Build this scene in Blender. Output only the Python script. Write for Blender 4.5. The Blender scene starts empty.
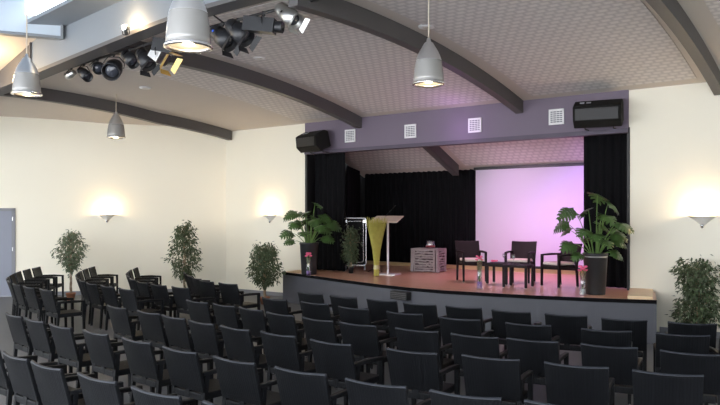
import bpy, bmesh, math, random
from mathutils import Vector, Matrix
random.seed(7)
C = bpy.context.scene.collection
PI = math.pi
R = math.radians

# ------------------------------------------------------------------ materials
def new_mat(name, col, rough=0.6, metal=0.0, bump=None, vary=0.0, vscale=3.0, spec=None, emit=None, estr=0):
    m = bpy.data.materials.new(name); m.use_nodes = True
    nt = m.node_tree; b = nt.nodes['Principled BSDF']
    b.inputs['Base Color'].default_value = (*col, 1)
    b.inputs['Roughness'].default_value = rough
    b.inputs['Metallic'].default_value = metal
    if spec is not None: b.inputs['Specular IOR Level'].default_value = spec
    tc = nt.nodes.new('ShaderNodeTexCoord')
    if vary:
        n = nt.nodes.new('ShaderNodeTexNoise'); n.inputs['Scale'].default_value = vscale; n.inputs['Detail'].default_value = 4
        nt.links.new(tc.outputs['Object'], n.inputs['Vector'])
        mx = nt.nodes.new('ShaderNodeMix'); mx.data_type = 'RGBA'
        mx.inputs['A'].default_value = (*[c*(1-vary) for c in col], 1)
        mx.inputs['B'].default_value = (*[min(1, c*(1+vary)) for c in col], 1)
        nt.links.new(n.outputs['Fac'], mx.inputs['Factor'])
        nt.links.new(mx.outputs['Result'], b.inputs['Base Color'])
    if bump:
        n = nt.nodes.new('ShaderNodeTexNoise'); n.inputs['Scale'].default_value = bump[0]; n.inputs['Detail'].default_value = 3
        nt.links.new(tc.outputs['Object'], n.inputs['Vector'])
        bp = nt.nodes.new('ShaderNodeBump'); bp.inputs['Strength'].default_value = bump[1]; bp.inputs['Distance'].default_value = .01
        nt.links.new(n.outputs['Fac'], bp.inputs['Height']); nt.links.new(bp.outputs['Normal'], b.inputs['Normal'])
    if emit:
        b.inputs['Emission Color'].default_value = (*emit, 1); b.inputs['Emission Strength'].default_value = estr
    return m

def brick_mat(name, c1, c2, cm, bw, rh, mortar, rot=0.0, rough=.7, bumpd=.01, offset=.5, swap=None, scale=1.0, smooth=.3, spec=None):
    m = bpy.data.materials.new(name); m.use_nodes = True
    nt = m.node_tree; b = nt.nodes['Principled BSDF']; b.inputs['Roughness'].default_value = rough
    if spec is not None: b.inputs['Specular IOR Level'].default_value = spec
    tc = nt.nodes.new('ShaderNodeTexCoord'); mp = nt.nodes.new('ShaderNodeMapping')
    mp.inputs['Rotation'].default_value = swap if swap else (0, 0, rot)
    nt.links.new(tc.outputs['Object'], mp.inputs['Vector'])
    br = nt.nodes.new('ShaderNodeTexBrick'); br.offset = offset
    br.inputs['Scale'].default_value = scale
    br.inputs['Brick Width'].default_value = bw; br.inputs['Row Height'].default_value = rh
    br.inputs['Mortar Size'].default_value = mortar; br.inputs['Mortar Smooth'].default_value = smooth
    br.inputs['Color1'].default_value = (*c1, 1); br.inputs['Color2'].default_value = (*c2, 1); br.inputs['Mortar'].default_value = (*cm, 1)
    nt.links.new(mp.outputs['Vector'], br.inputs['Vector'])
    nt.links.new(br.outputs['Color'], b.inputs['Base Color'])
    inv = nt.nodes.new('ShaderNodeMath'); inv.operation = 'SUBTRACT'; inv.inputs[0].default_value = 1
    nt.links.new(br.outputs['Fac'], inv.inputs[1])
    bp = nt.nodes.new('ShaderNodeBump'); bp.inputs['Strength'].default_value = .6; bp.inputs['Distance'].default_value = bumpd
    nt.links.new(inv.outputs[0], bp.inputs['Height']); nt.links.new(bp.outputs['Normal'], b.inputs['Normal'])
    return m

def glass_mat(name, tint=(1, 1, 1), opaque=.12, rough=.05):
    m = bpy.data.materials.new(name); m.use_nodes = True
    nt = m.node_tree; nt.nodes.clear()
    o = nt.nodes.new('ShaderNodeOutputMaterial'); mx = nt.nodes.new('ShaderNodeMixShader')
    t = nt.nodes.new('ShaderNodeBsdfTransparent'); t.inputs['Color'].default_value = (*tint, 1)
    g = nt.nodes.new('ShaderNodeBsdfGlossy'); g.inputs['Roughness'].default_value = rough
    mx.inputs['Fac'].default_value = opaque
    nt.links.new(t.outputs[0], mx.inputs[1]); nt.links.new(g.outputs[0], mx.inputs[2]); nt.links.new(mx.outputs[0], o.inputs[0])
    return m

def emis_mat(name, col, s):
    m = bpy.data.materials.new(name); m.use_nodes = True
    nt = m.node_tree; nt.nodes.clear()
    o = nt.nodes.new('ShaderNodeOutputMaterial'); e = nt.nodes.new('ShaderNodeEmission')
    e.inputs['Color'].default_value = (*col, 1); e.inputs['Strength'].default_value = s
    nt.links.new(e.outputs[0], o.inputs[0]); return m

def cloth_mat(name, col, rough=.95):
    m = new_mat(name, col, rough, spec=.1, bump=(60, .3)); return m

ROT = math.atan2(.597, -.802)
M = {}
M['wall'] = new_mat('cream_plaster', (.86, .825, .70), .85, bump=(40, .08), vary=.015, vscale=1.2)
M['well'] = new_mat('pale_blue_grey_paint', (.50, .58, .66), .6)
M['ceiling'] = new_mat('plain_ceiling_board', (.53, .485, .44), .8, vary=.02)
M['dots'] = brick_mat('embossed_ceiling_tiles', (.66, .63, .60), (.62, .59, .565), (.49, .465, .455), .165, .135, .045, rot=-ROT, rough=.8, bumpd=.003, smooth=1.0)
M['ceil_plain'] = new_mat('plain_ceiling_panel', (.52, .53, .55), .8)
M['girder'] = new_mat('grey_steel_paint', (.20, .22, .24), .5, vary=.04)
M['beam'] = new_mat('charcoal_beam_paint', (.085, .08, .08), .55)
M['mauve'] = new_mat('mauve_grey_paint', (.165, .135, .18), .7, bump=(30, .05), vary=.04, vscale=2)
M['black'] = new_mat('black_paint', (.012, .012, .013), .5)
M['drape'] = cloth_mat('black_velvet', (.006, .006, .007))
M['floor'] = new_mat('grey_hall_floor', (.105, .108, .118), .5, vary=.12, vscale=1.5)
M['stagefront'] = new_mat('slate_stage_fascia', (.085, .088, .105), .6, vary=.06, vscale=2)
M['stagewood'] = brick_mat('red_brown_stage_boards', (.66, .38, .26), (.61, .35, .24), (.36, .19, .12), 1.8, .10, .002, rot=-ROT, rough=.28, bumpd=.001)
M['oak'] = new_mat('pale_oak_trim', (.60, .42, .22), .5, vary=.1, vscale=6)
M['baseboard'] = new_mat('grey_baseboard', (.22, .225, .25), .6)
M['door'] = new_mat('blue_grey_door', (.23, .25, .31), .5)
M['chrome'] = new_mat('brushed_chrome', (.75, .75, .76), .22, 1.0)
M['alu'] = new_mat('spun_aluminium', (.62, .62, .62), .35, .85)
M['silver'] = new_mat('silver_steel', (.6, .6, .58), .3, .9)
M['gold'] = new_mat('gilded_reflector', (.75, .55, .2), .3, .8)
M['white'] = new_mat('white_enamel', (.8, .8, .8), .4)
M['plaster_white'] = new_mat('sconce_plaster', (.75, .73, .68), .7)
M['weave'] = brick_mat('charcoal_synthetic_weave', (.0055, .0064, .0085), (.0042, .005, .0066), (.0012, .0014, .002), .026, .5, .0045, rough=.55, spec=.25, bumpd=.003, swap=(R(90), 0, 0), smooth=.5)
M['weave2'] = brick_mat('brown_black_synthetic_weave', (.018, .012, .014), (.014, .009, .011), (.005, .003, .004), .030, .012, .0022, rough=.55, spec=.25, bumpd=.003, swap=(R(90), 0, 0), smooth=.5)
M['rim_sheen'] = new_mat('slate_rim_sheen', (.019, .022, .029), .5, spec=.25)  # lighter than the weave: skylight sheen put into the colour
M['cushion'] = new_mat('cream_cushion_cloth', (.72, .62, .58), .9, bump=(50, .2))
M['leaf'] = new_mat('ficus_leaf', (.055, .082, .034), .45, vary=.45, vscale=9)
M['leaf_pale'] = new_mat('variegated_ficus_leaf', (.11, .14, .08), .5, vary=.5, vscale=12)
M['monstera'] = new_mat('monstera_leaf', (.042, .092, .022), .35, vary=.4, vscale=5)
M['stalk'] = new_mat('green_stalk', (.12, .22, .05), .5)
M['bark'] = new_mat('pale_bark', (.30, .22, .14), .8, bump=(40, .4), vary=.2, vscale=15)
M['soil'] = new_mat('dark_soil', (.03, .02, .015), .95)
M['terracotta'] = new_mat('terracotta', (.42, .17, .09), .8)
M['potblack'] = new_mat('black_glazed_pot', (.022, .024, .026), .35)
M['wheat'] = new_mat('yellow_green_straw', (.46, .42, .09), .7, vary=.25, vscale=14)
M['glass'] = glass_mat('clear_glass', (.93, .96, .97), .15)
M['acrylic'] = glass_mat('clear_acrylic', (.9, .93, .95), .25, .1)
M['pane'] = glass_mat('window_glass', (1, 1, 1), .04)
M['tint_pane'] = glass_mat('dimming_window_glass', (.42, .42, .42), .05)  # grey tint added to cut daylight from the unseen right windows
M['sky_pane'] = glass_mat('dimming_skylight_glass', (.20, .24, .28), .04)  # dark tint added to weaken the daylight through the skylight
M['pink'] = new_mat('pink_petal', (.75, .12, .25), .6)
M['red'] = new_mat('red_wax', (.6, .03, .05), .4)
M['purplegel'] = new_mat('lilac_gel_beads', (.35, .18, .5), .3)
M['screen'] = new_mat('white_projection_screen', (.50, .45, .54), .8)
M['driftwood'] = new_mat('grey_driftwood', (.30, .26, .26), .85, bump=(25, .6), vary=.35, vscale=18)
M['lectern'] = new_mat('light_maple', (.62, .50, .42), .45, vary=.06)
M['bulb'] = emis_mat('warm_bulb', (1, .80, .5), 14)
M['bulb_hot'] = emis_mat('spot_bulb', (1, .86, .6), 260)
M['lens'] = new_mat('dark_lens', (.05, .055, .07), .12, spec=.8)
M['silverlab'] = new_mat('silver_pot_label', (.5, .5, .5), .35, .6)
M['blue'] = new_mat('blue_badge', (.05, .15, .8), .4)
M['cord'] = new_mat('beige_cord', (.55, .48, .38), .6)

# pendant shade: ribbed glass-like translucent
M['shadeglass'] = new_mat('prismatic_shade', (.34, .335, .32), .22, .25)

# ------------------------------------------------------------------ mesh helpers
class MB:
    def __init__(s): s.v = []; s.f = []; s.sm = []
    def add(s, vs, fs, smooth=False):
        o = len(s.v); s.v += [tuple(v) for v in vs]; s.f += [tuple(i+o for i in f) for f in fs]; s.sm += [smooth]*len(fs); return s
    def box(s, c, d, rot=None):
        hx, hy, hz = d[0]/2, d[1]/2, d[2]/2
        vs = [Vector((x, y, z)) for x in (-hx, hx) for y in (-hy, hy) for z in (-hz, hz)]
        if rot is not None: vs = [rot @ v for v in vs]
        vs = [v+Vector(c) for v in vs]
        return s.add(vs, [(0, 1, 3, 2), (4, 6, 7, 5), (0, 4, 5, 1), (2, 3, 7, 6), (0, 2, 6, 4), (1, 5, 7, 3)])
    def prism(s, pts, off):
        n = len(pts); off = Vector(off); vs = [Vector(p) for p in pts]+[Vector(p)+off for p in pts]
        fs = [tuple(range(n-1, -1, -1)), tuple(range(n, 2*n))]+[(i, (i+1) % n, n+(i+1) % n, n+i) for i in range(n)]
        return s.add(vs, fs)
    def tube(s, pts, rad, n=8, caps=True, smooth=True):
        pts = [Vector(p) for p in pts]; rs = rad if isinstance(rad, (list, tuple)) else [rad]*len(pts)
        o = []; up = None
        for i, p in enumerate(pts):
            a = pts[max(0, i-1)]; b = pts[min(len(pts)-1, i+1)]; d = (b-a).normalized()
            if up is None: up = d.orthogonal().normalized()
            up = (up-d*up.dot(d));
            if up.length < 1e-5: up = d.orthogonal()
            up.normalize(); q = d.cross(up)
            o += [p+(up*math.cos(2*PI*k/n)+q*math.sin(2*PI*k/n))*rs[i] for k in range(n)]
        fs = [(i*n+k, i*n+(k+1) % n, (i+1)*n+(k+1) % n, (i+1)*n+k) for i in range(len(pts)-1) for k in range(n)]
        s.add(o, fs, smooth)
        if caps:
            s.add(o[:n], [tuple(range(n-1, -1, -1))]); s.add(o[-n:], [tuple(range(n))])
        return s
    def lathe(s, prof, c=(0, 0, 0), n=24, rot=None, smooth=True):
        vs = []
        for r, z in prof:
            for k in range(n):
                v = Vector((r*math.cos(2*PI*k/n), r*math.sin(2*PI*k/n), z))
                if rot is not None: v = rot @ v
                vs.append(v+Vector(c))
        fs = [(i*n+k, i*n+(k+1) % n, (i+1)*n+(k+1) % n, (i+1)*n+k) for i in range(len(prof)-1) for k in range(n)]
        return s.add(vs, fs, smooth)
    def build(s, name, mat, parent=None, bevel=0, loc=None):
        me = bpy.data.meshes.new(name); me.from_pydata(s.v, [], s.f)
        for p, q in zip(me.polygons, s.sm): p.use_smooth = q
        me.materials.append(mat)
        bm = bmesh.new(); bm.from_mesh(me); bmesh.ops.recalc_face_normals(bm, faces=bm.faces); bm.to_mesh(me); bm.free()
        o = bpy.data.objects.new(name, me); C.objects.link(o)
        if parent: o.parent = parent
        if loc: o.location = loc
        if bevel:
            b = o.modifiers.new('bevel', 'BEVEL'); b.width = bevel; b.segments = 2; b.limit_method = 'ANGLE'
        return o

def tag(o, label, cat, group=None):
    o['label'] = label; o['category'] = cat
    if group: o['group'] = group
    return o
def thing(name, label, cat, loc, rz=0, group=None):
    o = bpy.data.objects.new(name, None); C.objects.link(o); o.location = loc; o.rotation_euler = (0, 0, rz)
    o.empty_display_size = .2
    return tag(o, label, cat, group)
def struct(name, mb, mat):
    o = mb.build(name, mat); o['kind'] = 'structure'; return o
def copy_tree(o, parent=None):
    c = o.copy(); C.objects.link(c)
    if parent: c.parent = parent
    for ch in list(o.children): copy_tree(ch, c)
    return c

# hall coordinates: s runs along the stage wall (to the left), t runs out into the hall
def W(s, t, z=0.0): return Vector((5.44-.802*s-.597*t, 12.9+.597*s-.802*t, z))
SDIR = Vector((-.802, .597, 0)); TDIR = Vector((-.597, -.802, 0))
SANG = math.atan2(-.597, .802)      # rotation so local x runs along the wall to the right, local -y into the hall
def vault(t):
    if t < 0: return 4.5+.41*t
    return 4.5+.60*(1-((5.6-t)/5.6)**2)
def vz(s, t):
    g = max(0, min(1, t/2.5))
    return vault(t)-g*(.05*min(4.5, max(0, s-7.3))+.03*max(0, s-11.8))
def gb(s):
    d = min(s, 12)-4.6
    return 5.0-.047*(d+math.sqrt(d*d+.3))

# ------------------------------------------------------------------ setting
mb = MB()
fl = [W(-3.2, -.1), W(11.6, -.1), W(15.9, 5.1), W(15.9, 15), W(-7.5, 15), W(-7.5, 4.2)]
mb.prism(fl, (0, 0, -.2)); struct('floor', mb, M['floor'])

def slab(name, quadf, nu, nv, mat, th=.1):
    """curved sheet with real thickness; quadf(u,v) gives the underside point"""
    vs = []; fs = []
    for k in (0, 1):
        for i in range(nu+1):
            for j in range(nv+1): vs.append(quadf(i/nu, j/nv)+Vector((0, 0, th*k)))
    n = (nu+1)*(nv+1); q = lambda i, j, k: k*n+i*(nv+1)+j
    for i in range(nu):
        for j in range(nv):
            for k in (0, 1): fs.append((q(i, j, k), q(i+1, j, k), q(i+1, j+1, k), q(i, j+1, k)))
    for i in range(nu):
        for j in (0, nv): fs.append((q(i, j, 0), q(i+1, j, 0), q(i+1, j, 1), q(i, j, 1)))
    for j in range(nv):
        for i in (0, nu): fs.append((q(i, j, 0), q(i, j+1, 0), q(i, j+1, 1), q(i, j, 1)))
    m = MB().add(vs, fs, False); o = struct(name, m, mat); return o
def smin(t): return max(-3.2-t, -7.5)
def smax(t): return 11.5+.84*t if t < 5.3 else 16
slab('ceiling', lambda u, v: W(smin(v*7)+(smax(v*7)-smin(v*7))*u, v*7, vz(smin(v*7)+(smax(v*7)-smin(v*7))*u, v*7)), 24, 28, M['ceiling'])
for i, (sa, sb, ta, tb) in enumerate(((-.75, 2.30, .25, 6.6), (2.98, 6.42, .25, 6.6), (7.1, 8.6, .3, 6.6), (-7.0, -1.45, 2.0, 6.6))):
    slab('ceiling_panel_%d' % (i+1), lambda u, v: W(sa+(sb-sa)*u if not (i == 3) else smin(ta+(tb-ta)*v)+.3+(sb-smin(ta+(tb-ta)*v)-.3)*u, ta+(tb-ta)*v, vz(sa+(sb-sa)*u, ta+(tb-ta)*v)-.012), 4, 26, M['dots'], .010)
for i, (sa, sb) in enumerate(((1.9, 5.3), (5.85, 8.6))):
    slab('ceiling_panel_%d' % (i+5), lambda u, v: W(sa+(sb-sa)*u, -.3-2.3*v, vault(-.3-2.3*v)-.012), 1, 8, M['dots'], .010)
slab('ceiling_stage', lambda u, v: W(.3+8.6*u, -.16-2.9*v, vault(-.16-2.9*v)), 1, 8, M['ceiling'])
# beyond the girder: solid panels, skylight strip and sloping bay
zt = lambda s: gb(s)+.6
slab('ceiling_front_right', lambda u, v: W(-7.5+9.9*u, 7.2+7.8*v, 5.6), 1, 1, M['ceil_plain'])
def lineL(t): return 7.5+.58*(t-7.1)/.99
slab('ceiling_strip', lambda u, v: W(2.4+(lineL(7.2+.5*v)-2.4)*u, 7.12+.58*v, zt(2.4+(lineL(7.2+.5*v)-2.4)*u)-.03), 24, 1, M['girder'], .06)
slab('ceiling_back_panel', lambda u, v: W(2.4+(lineL(10.5+4.5*v)-2.4)*u, 10.5+4.5*v, 5.6), 1, 1, M['ceil_plain'])
def bay(u, v):
    a = W(7.6+8.4*u, 7.12, max(4.5, 5.47-.32*max(0, 8.4*u-.1))); tt = 7.15+7.85*u; b = W(lineL(tt)+.1, tt, 5.34)
    return a.lerp(b, v)
slab('ceiling_side_bay', bay, 16, 6, M['ceiling'])
# skylight lantern
mb = MB()
def wallpoly(mb, pts, off): mb.prism(pts, off)
a0, a1 = W(lineL(7.7), 7.7), W(lineL(10.5), 10.5)
Z = Vector((0, 0, 1))
mb.prism([a0+Z*5.39, a1+Z*5.39, a1+Z*6.7, a0+Z*6.7], SDIR*.1)
struct('wall_skylight_left', mb, M['well'])
mb = MB(); mb.prism([W(2.4, 7.7, 5.6), W(2.4, 10.5, 5.6), W(2.4, 10.5, 6.7), W(2.4, 7.7, 6.7)], -SDIR*.1); struct('wall_skylight_right', mb, M['well'])
mb = MB(); mb.prism([W(2.4, 10.5, 5.6), W(lineL(10.5), 10.5, 5.6), W(lineL(10.5), 10.5, 6.7), W(2.4, 10.5, 6.7)], TDIR*.1); struct('wall_skylight_back', mb, M['well'])
mb = MB()
for t in (7.7, 8.3, 9.1, 9.8, 10.5): mb.prism([W(2.4, t, 6.7), W(lineL(t), t, 6.7), W(lineL(t), t, 6.78), W(2.4, t, 6.78)], TDIR*.06)
mb.build('f', M['white']).name = 'window_1'; bpy.data.objects['window_1']['kind'] = 'structure'
gp = MB().prism([W(2.4, 7.7, 6.8), W(lineL(7.7), 7.7, 6.8), W(lineL(10.5), 10.5, 6.8), W(2.4, 10.5, 6.8)], (0, 0, .01)).build('glass_pane', M['sky_pane'], bpy.data.objects['window_1'])
gp = MB().prism([W(2.4, 7.72, 5.66), W(lineL(7.7), 7.72, 5.66), W(lineL(7.7), 7.72, 6.7), W(2.4, 7.72, 6.7)], TDIR*.01).build('glass_pane', M['sky_pane'], bpy.data.objects['window_1'])

# walls
mb = MB(); mb.prism([W(8.51, 0, 0), W(11.5, 0, 0), W(11.5, 0, 4.52), W(8.51, 0, 4.52)], -TDIR*.15); struct('wall_back_left', mb, M['wall'])
mb = MB(); mb.prism([W(-3.2, 0, 0), W(.47, 0, 0), W(.47, 0, 4.52), W(-3.2, 0, 4.52)], -TDIR*.15); struct('wall_back_right', mb, M['wall'])
# left wall follows the vault; a door opening is cut by building around it
out = Vector((-.30, 1, 0)).normalized()*.15
def lw(t, z): return W(11.5+.84*t, t, z)
def lz(t): return vz(11.5+.84*t, t)+.02
TD1, TD0 = 4.22, 5.0     # door opening in t
mb = MB()
ts = [i*TD1/10 for i in range(11)]
for a, b in zip(ts[:-1], ts[1:]): mb.prism([lw(a, 0), lw(b, 0), lw(b, lz(b)), lw(a, lz(a))], out)
mb.prism([lw(TD1, 2.3), lw(TD0, 2.3), lw(TD0, lz(TD0)), lw(TD1, lz(TD1))], out)
mb.prism([lw(TD0, 0), lw(5.36, 0), lw(5.36, lz(5.36)), lw(TD0, lz(TD0))], out)
struct('wall_left', mb, M['wall'])
mb = MB(); mb.prism([W(16, 5.3, 0), W(16, 15, 0), W(16, 15, 5.6), W(16, 5.3, 5.6)], SDIR*.15); struct('wall_side_left', mb, M['wall'])
mb = MB(); mb.prism([W(10.0, 7.02, 4.6), W(16, 7.02, 4.6), W(16, 7.02, 5.25), W(10, 7.02, 5.25)], TDIR*.1); struct('wall_bulkhead', mb, M['girder'])
# door in left wall
d = MB(); e = Vector((-.30, 1, 0)).normalized()
d.prism([lw(TD1+.03, .01), lw(TD0-.03, .01), lw(TD0-.03, 2.26), lw(TD1+.03, 2.26)], e*.05)
do = d.build('door_1', M['door']); do['kind'] = 'structure'
fr = MB()
for a, b, z0, z1 in ((TD1-.03, TD1+.04, 0, 2.33), (TD0-.04, TD0+.03, 0, 2.33), (TD1-.03, TD0+.03, 2.25, 2.33)):
    fr.prism([lw(a, z0)-e*.03, lw(b, z0)-e*.03, lw(b, z1)-e*.03, lw(a, z1)-e*.03], e*.08)
fr.build('door_frame', M['baseboard'], do)
hd = MB(); p = lw(TD0-.12, 1.05)-e*.05; hd.tube([p+e*.05, p, p+Vector((.12, -.01, 0))], .012); hd.build('door_handle', M['chrome'], do)
hg = MB()
for z in (.3, 1.2, 2.0): q = lw(TD1+.02, z)-e*.035; hg.tube([q, q+Z*.1], .012)
hg.build('hinge', M['chrome'], do)
# right-hand window walls (daylight side, outside the frame)
def winwall(name, A, B, inward, n):
    m = MB(); m.prism([A, B, B+Z*.5, A+Z*.5], -inward*.15); m.prism([A+Z*3.6, B+Z*3.6, B+Z*5.6, A+Z*5.6], -inward*.15)
    struct('wall_'+name, m, M['wall'])
winwall('right', W(-3.2, 0), W(-7.5, 4.3), (SDIR+TDIR).normalized(), 3)
winwall('side_right', W(-7.5, 4.3), W(-7.5, 15), SDIR, 6)
def window(nm, A, B, z0, z1, inward, n, pane='pane'):
    m = MB(); dv = (B-A)
    for i in range(n+1):
        p = A+dv*i/n; m.box((p.x, p.y, (z0+z1)/2), (.08, .08, z1-z0))
    for z in (z0+.03, z1-.03): m.tube([A+Z*z, B+Z*z], .035, 4)
    o = m.build(nm, M['white']); o['kind'] = 'structure'
    MB().prism([A+Z*z0, B+Z*z0, B+Z*z1, A+Z*z1], inward*.01).build('glass_pane', M[pane], o)
window('window_2', W(-3.2, 0), W(-7.5, 4.3), .5, 3.6, (SDIR+TDIR).normalized(), 4, 'tint_pane')
window('window_3', W(-7.5, 4.3), W(-7.5, 15), .5, 3.6, SDIR, 8, 'tint_pane')
window('window_4', W(-7.5, 15), W(16, 15), .1, 5.4, TDIR, 16)
# baseboards
mb = MB(); mb.prism([lw(0.02, 0), lw(TD1-.05, 0), lw(TD1-.05, .1), lw(.02, .1)], -out*.12); struct('baseboard_left', mb, M['baseboard'])
mb = MB(); mb.prism([W(8.8, 0, 0), W(11.45, 0, 0), W(11.45, 0, .1), W(8.8, 0, .1)], TDIR*.02); struct('baseboard_back_left', mb, M['baseboard'])
mb = MB(); mb.prism([W(-3.2, 0, 0), W(-.08, 0, 0), W(-.08, 0, .1), W(-3.2, 0, .1)], TDIR*.02); struct('baseboard_back_right', mb, M['baseboard'])
# valance over the stage opening
mb = MB(); mb.prism([W(.47, .03, 3.78), W(8.51, .03, 3.78), W(8.51, .03, 4.52), W(.47, .03, 4.52)], -TDIR*.16); struct('wall_valance', mb, M['mauve'])
mb = MB(); mb.prism([W(.47, .07, 3.70), W(8.51, .07, 3.70), W(8.51, .07, 3.785), W(.47, .07, 3.785)], -TDIR*.2); struct('trim_1', mb, new_mat('dark_mauve_trim', (.085, .07, .10), .6))
mb = MB(); mb.prism([W(8.46, .02, .73), W(8.53, .02, .73), W(8.53, .02, 4.5), W(8.46, .02, 4.5)], -TDIR*.17); struct('trim_2', mb, M['black'])
mb = MB(); mb.prism([W(.45, .02, .73), W(.50, .02, .73), W(.50, .02, 3.8), W(.45, .02, 3.8)], -TDIR*.17); struct('trim_3', mb, M['black'])
# stage box shell behind the opening
mb = MB(); mb.prism([W(-.1, -3.05, 0), W(9.1, -3.05, 0), W(9.1, -3.05, 4.2), W(-.1, -3.05, 4.2)], -TDIR*.1); struct('wall_stage_back', mb, M['black'])
mb = MB(); mb.prism([W(9.0, -.15, 0), W(9.0, -3.05, 0), W(9.0, -3.05, 4.5), W(9.0, -.15, 4.5)], SDIR*.1); struct('wall_stage_left', mb, M['black'])
mb = MB(); mb.prism([W(0, -.15, 0), W(0, -3.05, 0), W(0, -3.05, 4.5), W(0, -.15, 4.5)], -SDIR*.1); struct('wall_stage_right', mb, M['black'])

# arched beams of the hall ceiling
g = 'arched beams across the hall ceiling'
bl = {11.3: 'charcoal arched ceiling beam ending at the corner of the left cream wall',
      6.78: 'charcoal arched ceiling beam ending above the left part of the mauve valance',
      2.65: 'charcoal arched ceiling beam ending between the third and fourth valance vents',
      -1.07: 'charcoal arched ceiling beam at top right above the right cream wall'}
for s, lab in bl.items():
    m = MB(); n = 20
    vs = []; fs = []
    for i in range(n+1):
        t = .035+6.94*i/n
        for ds, dz in ((-.08, -.26), (.08, -.26), (.08, .02), (-.08, .02)): vs.append(W(s+ds, t, vz(s, t)+dz))
    for i in range(n):
        for k in range(4): fs.append((i*4+k, i*4+(k+1) % 4, i*4+4+(k+1) % 4, i*4+4+k))
    fs += [(3, 2, 1, 0), tuple(n*4+k for k in range(4))]
    tag(m.add(vs, fs).build('arched_beam', M['beam']), lab, 'beam', g)
for s, lab in ((5.57, 'charcoal beam under the stage ceiling left of the screen'), (1.55, 'charcoal beam under the stage ceiling above the right curtain')):
    m = MB(); vs = [W(s+a, t, vault(t)+dz) for t in (-.17, -2.56) for a, dz in ((-.09, -.27), (.09, -.27), (.09, .01), (-.09, .01))]
    m.add(vs, [(0, 1, 2, 3), (7, 6, 5, 4), (0, 4, 5, 1), (1, 5, 6, 2), (2, 6, 7, 3), (3, 7, 4, 0)])
    tag(m.build('stage_beam', M['beam']), lab, 'beam', 'beams under the stage ceiling')
# girder: an I-shaped steel portal
gt = thing('steel_girder', 'deep grey steel girder crossing the upper left above the spotlights', 'girder', (0, 0, 0))
def sweep(m, prof, ss, t0):
    n = len(prof); vs = []
    for s in ss:
        for dt, top, dz in prof: vs.append(W(s, t0+dt, (zt(s) if top else gb(s))+dz))
    fs = [(i*n+k, i*n+(k+1) % n, (i+1)*n+(k+1) % n, (i+1)*n+k) for i in range(len(ss)-1) for k in range(n)]
    fs += [tuple(range(n)), tuple((len(ss)-1)*n+k for k in range(n))]
    m.add(vs, fs)
ss = [-7.4+i*.6 for i in range(39)]
m = MB(); sweep(m, [(-.06, 0, .03), (.16, 0, .03), (.16, 1, -.005), (-.06, 1, -.005)], [x for x in ss if x < 8.6]+[8.64], 7.02); m.build('web', M['girder'], gt)
m = MB(); sweep(m, [(-.06, 0, .03), (.16, 0, .03), (.16, 1, -.005), (-.06, 1, -.005)], [8.64]+[x for x in ss if x > 8.7], 7.02); m.build('dark_web', M['beam'], gt)  # left stretch of the web, coloured darker than the rest
m = MB(); sweep(m, [(-.09, 0, -.03), (.19, 0, -.03), (.19, 0, .03), (-.09, 0, .03)], ss, 7.02); m.build('lower_flange', M['beam'], gt)
m = MB()
for s in (8.62,): m.prism([W(s, 7.185, gb(s)+.04), W(s+.03, 7.185, gb(s)+.04), W(s+.03, 7.185, zt(s)-.02), W(s, 7.185, zt(s)-.02)], TDIR*.03)
m.build('web_stiffener', M['beam'], gt)
bt = thing('steel_cross_beam', 'pale blue-grey steel beam meeting the girder under the skylight', 'beam', (0, 0, 0))
m = MB(); A = W(7.55, 7.22); B = W(lineL(14.9), 14.9); nn = (B-A).normalized(); side = Vector((-nn.y, nn.x, 0))
m.prism([A+Z*5.12, B+Z*5.12, B+Z*5.39, A+Z*5.39], side*-.12); m.build('web', M['well'], bt)
m = MB(); m.prism([A+Z*5.08-side*.02, B+Z*5.08-side*.02, B+Z*5.12-side*.02, A+Z*5.12-side*.02], side*-.16); m.build('lower_flange', M['girder'], bt)
m = MB(); m.prism([A+Z*5.06, A+nn*.04+Z*5.06, A+nn*.04+Z*5.39, A+Z*5.39], side*.05); m.build('end_plate', M['girder'], bt)
m = MB()
for dz in (5.33, 5.24): m.tube([A+nn*.1+side*-.125+Z*dz, A+nn*.1+side*-.16+Z*dz], .018, 8); m.tube([A+nn*.22+side*-.125+Z*dz, A+nn*.22+side*-.16+Z*dz], .018, 8)
m.build('bolt', M['silver'], bt)

# ------------------------------------------------------------------ stage
edge = [(-1.92, 17.44), (-1.55, 16.95), (-1.08, 16.3), (-.6, 15.6), (-.06, 14.88), (.45, 14.2), (1.0, 13.6), (1.6, 13.12), (2.25, 12.75), (3.1, 12.3), (4.0, 11.93), (4.93, 11.63)]
def on(x, y, z=0): return Vector((x, y, z))
back_r = W(-.02, .0); back_l = W(8.75, 0.0)
poly = [on(*p) for p in edge]+[back_r, W(-.0, -3.0), W(8.99, -3.0), W(8.99, -.16), back_l]
# split: fascia body under, boards on top
poly_front = [on(*p) for p in edge]+[W(.0, 0.005), W(8.7, 0.005)]
poly_in = [W(.02, -.155), W(8.98, -.155), W(8.98, -3.03), W(.02, -3.03)]
poly_mid = [W(.53, .02), W(8.45, .02), W(8.45, -.16), W(.53, -.16)]
sg = thing('stage', 'low curved stage with slate front and red-brown boards in front of black curtains', 'stage', (1.5, 14, 0))
off = Vector((-1.5, -14, 0))
def sh(ps, z): return [p+off+Z*z for p in ps]
m = MB(); m.prism(sh(poly_front, 0), (0, 0, .69)); m.prism(sh(poly_in, 0), (0, 0, .69)); m.build('fascia', M['stagefront'], sg)
m = MB()
m.prism(sh(poly_front, .69), (0, 0, .04)); m.prism(sh(poly_in, .69), (0, 0, .04)); m.prism(sh(poly_mid, .67), (0, 0, .0599)); m.build('stage_boards', M['stagewood'], sg)
m = MB(); ee = [on(*p) for p in edge]
outs = []
for i, p in enumerate(ee):
    a = ee[max(0, i-1)]; b = ee[min(len(ee)-1, i+1)]; dd = (b-a).normalized(); outs.append(Vector((dd.y, -dd.x, 0)))
vs = []
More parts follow.
